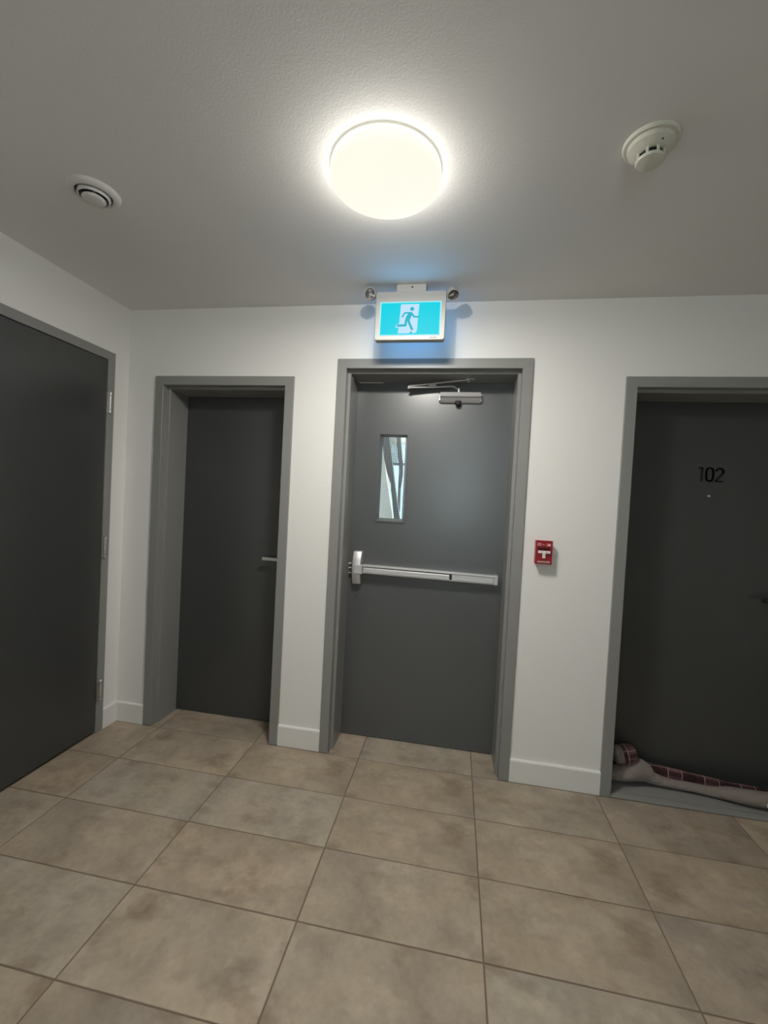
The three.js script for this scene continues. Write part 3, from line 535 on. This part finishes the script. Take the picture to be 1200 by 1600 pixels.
// ---------------------------------------------------------------- rolled plaid blanket at the foot of door 102
{
  const plaid = canvasTex(512, 512, (c, W, H) => {
    c.fillStyle = '#44262a'; c.fillRect(0, 0, W, H);
    c.fillStyle = 'rgba(108,80,80,0.75)'; c.fillRect(60, 0, 190, H); c.fillStyle = 'rgba(112,86,84,0.5)'; c.fillRect(0, 90, W, 210);
    c.fillStyle = 'rgba(40,18,22,0.6)'; c.fillRect(330, 0, 120, H); c.fillRect(0, 370, W, 90);
    c.fillStyle = '#b9a39a'; for (const x of [52, 250]) c.fillRect(x, 0, 9, H); for (const y of [82, 300]) c.fillRect(0, y, W, 9);
    const r = rnd(9); for (let k = 0; k < 5000; k++) { c.fillStyle = 'rgba(' + (r() < 0.5 ? '20,10,12' : '190,170,165') + ',0.10)'; c.fillRect(r() * W, r() * H, 7, 2); }
  });
  plaid.wrapS = plaid.wrapT = THREE.RepeatWrapping; plaid.repeat.set(6, 10);
  const plaidM = new THREE.MeshPhysicalMaterial({ map: plaid, roughness: 1, sheen: 0.5, sheenRoughness: 0.8, sheenColor: lin(0.3, 0.24, 0.24), bumpMap: stipple, bumpScale: 0.001 });
  const bn = lattice(77, 32);
  // a sheet of cloth swept along stations {c: centre, a: half height, b: half depth}, wrinkled by noise
  function cloth(st, seg, amp, seed) {
    const fine = [], N = 60, ca = new THREE.CatmullRomCurve3(st.map(s => s.c)), cb = new THREE.CatmullRomCurve3(st.map(s => V(s.a, s.b, s.k || 0)));
    for (let k = 0; k <= N; k++) fine.push({ c: ca.getPoint(k / N), q: cb.getPoint(k / N), t: ca.getTangent(k / N) });
    const p = [], uv = [], idx = []; let run = 0;
    fine.forEach((f, i) => {
      if (i) run += f.c.distanceTo(fine[i - 1].c);
      const side = f.t.clone().cross(V(0, 1, 0)).normalize(), up = side.clone().cross(f.t).normalize(); let arc = 0;
      for (let j = 0; j <= seg; j++) {
        const a = j / seg * Math.PI * 2, cs = Math.cos(a), sn = Math.sin(a), w = 1 + amp * (fbm(bn, 32, i * 0.22 + seed, Math.cos(a) * 1.5 + Math.sin(a) * 2 + 5, 3) - 0.5) * 2;
        const e = sn < 0 ? 0.72 : 1;                                // flatter where it lies on the threshold
        const v = f.c.clone().addScaledVector(side, cs * f.q.y * w).addScaledVector(up, sn * f.q.x * w * e);
        p.push(v.x, v.y, v.z); uv.push(run, a * (f.q.x + f.q.y) / 2);
      }
    });
    for (let i = 0; i < N; i++) for (let j = 0; j < seg; j++) { const a = i * (seg + 1) + j, b = a + seg + 1; idx.push(a, a + 1, b, b, a + 1, b + 1); }
    for (const [row, flip] of [[0, false], [N, true]]) { const c = fine[row].c, m = p.length / 3; p.push(c.x, c.y, c.z); uv.push(0, 0); for (let j = 0; j < seg; j++) { const a = row * (seg + 1) + j; flip ? idx.push(m, a, a + 1) : idx.push(m, a + 1, a); } }
    const g = new THREE.BufferGeometry(); g.setAttribute('position', new THREE.Float32BufferAttribute(p, 3)); g.setAttribute('uv', new THREE.Float32BufferAttribute(uv, 2)); g.setIndex(idx); g.computeVertexNormals(); return g;
  }
  const g = thing('rolled_blanket', 'grey fleece and dark plaid blanket rolled along the foot of door 102', 'blanket', [1.45, 0.02, -0.11]);
  const o = g.position, S = list => list.map(([x, y, z, a, b]) => ({ c: V(x - o.x, y - o.y, z - o.z), a, b }));
  part('fleece_side', cloth(S([[0.995, 0.062, -0.1, 0.036, 0.045], [1.05, 0.062, -0.098, 0.038, 0.048], [1.1, 0.07, -0.1, 0.048, 0.046], [1.14, 0.082, -0.105, 0.064, 0.042], [1.175, 0.075, -0.108, 0.055, 0.038], [1.22, 0.055, -0.108, 0.034, 0.03], [1.3, 0.043, -0.105, 0.024, 0.025], [1.4, 0.041, -0.1, 0.023, 0.024], [1.48, 0.041, -0.09, 0.024, 0.028], [1.56, 0.049, -0.078, 0.033, 0.038], [1.66, 0.053, -0.062, 0.038, 0.042], [1.76, 0.053, -0.066, 0.037, 0.04], [1.87, 0.051, -0.072, 0.036, 0.04]]), 36, 0.12, 3), M.fleece, g, 'grey fleece');
  part('plaid_side', cloth(S([[1.12, 0.055, -0.155, 0.045, 0.022], [1.2, 0.06, -0.155, 0.046, 0.024], [1.3, 0.058, -0.152, 0.044, 0.025], [1.4, 0.054, -0.148, 0.04, 0.025], [1.5, 0.05, -0.142, 0.034, 0.024], [1.6, 0.044, -0.142, 0.027, 0.022], [1.75, 0.042, -0.142, 0.024, 0.02], [1.85, 0.042, -0.142, 0.024, 0.02]]), 28, 0.1, 8), plaidM, g, 'dark red and brown plaid');
  // the end of the roll folded up against the jamb: fleece inside, plaid band around it
  const e0 = V(1.025, 0.148, -0.1), e1 = V(1.135, 0.165, -0.115), L = t => e0.clone().lerp(e1, t);
  const end = S([[0.006, 0.02, 0.02], [0.02, 0.034, 0.034], [0.1, 0.045, 0.044], [0.25, 0.049, 0.047], [0.42, 0.05, 0.048]].map(([t, a, b]) => { const c = L(t); return [c.x, c.y, c.z, a, b]; }));
  const roll = part('rolled_end', cloth(end, 32, 0.08, 5), M.fleece, g, 'grey fleece end folded upwards');
  part('plaid_band', cloth(S([[0.36, 0.0515, 0.05], [0.5, 0.0525, 0.051], [0.7, 0.0515, 0.05], [0.92, 0.046, 0.045], [1.0, 0.03, 0.03], [1.02, 0.012, 0.012]].map(([t, a, b]) => { const c = L(t); return [c.x, c.y, c.z, a, b]; })), 32, 0.05, 6), plaidM, roll, 'plaid band around the rolled end');
  const tagP = at(1201, 1258, 'z', -0.022);
  part('care_tag', bx(tagP.x - o.x - 0.009, tagP.x - o.x + 0.03, tagP.y - o.y - 0.01, tagP.y - o.y + 0.008, -0.0185 - o.z, -0.017 - o.z).rotateZ(-0.0), M.leakAndTagWhite, g, 'small white tag');
}

renderer.render(scene, camera);
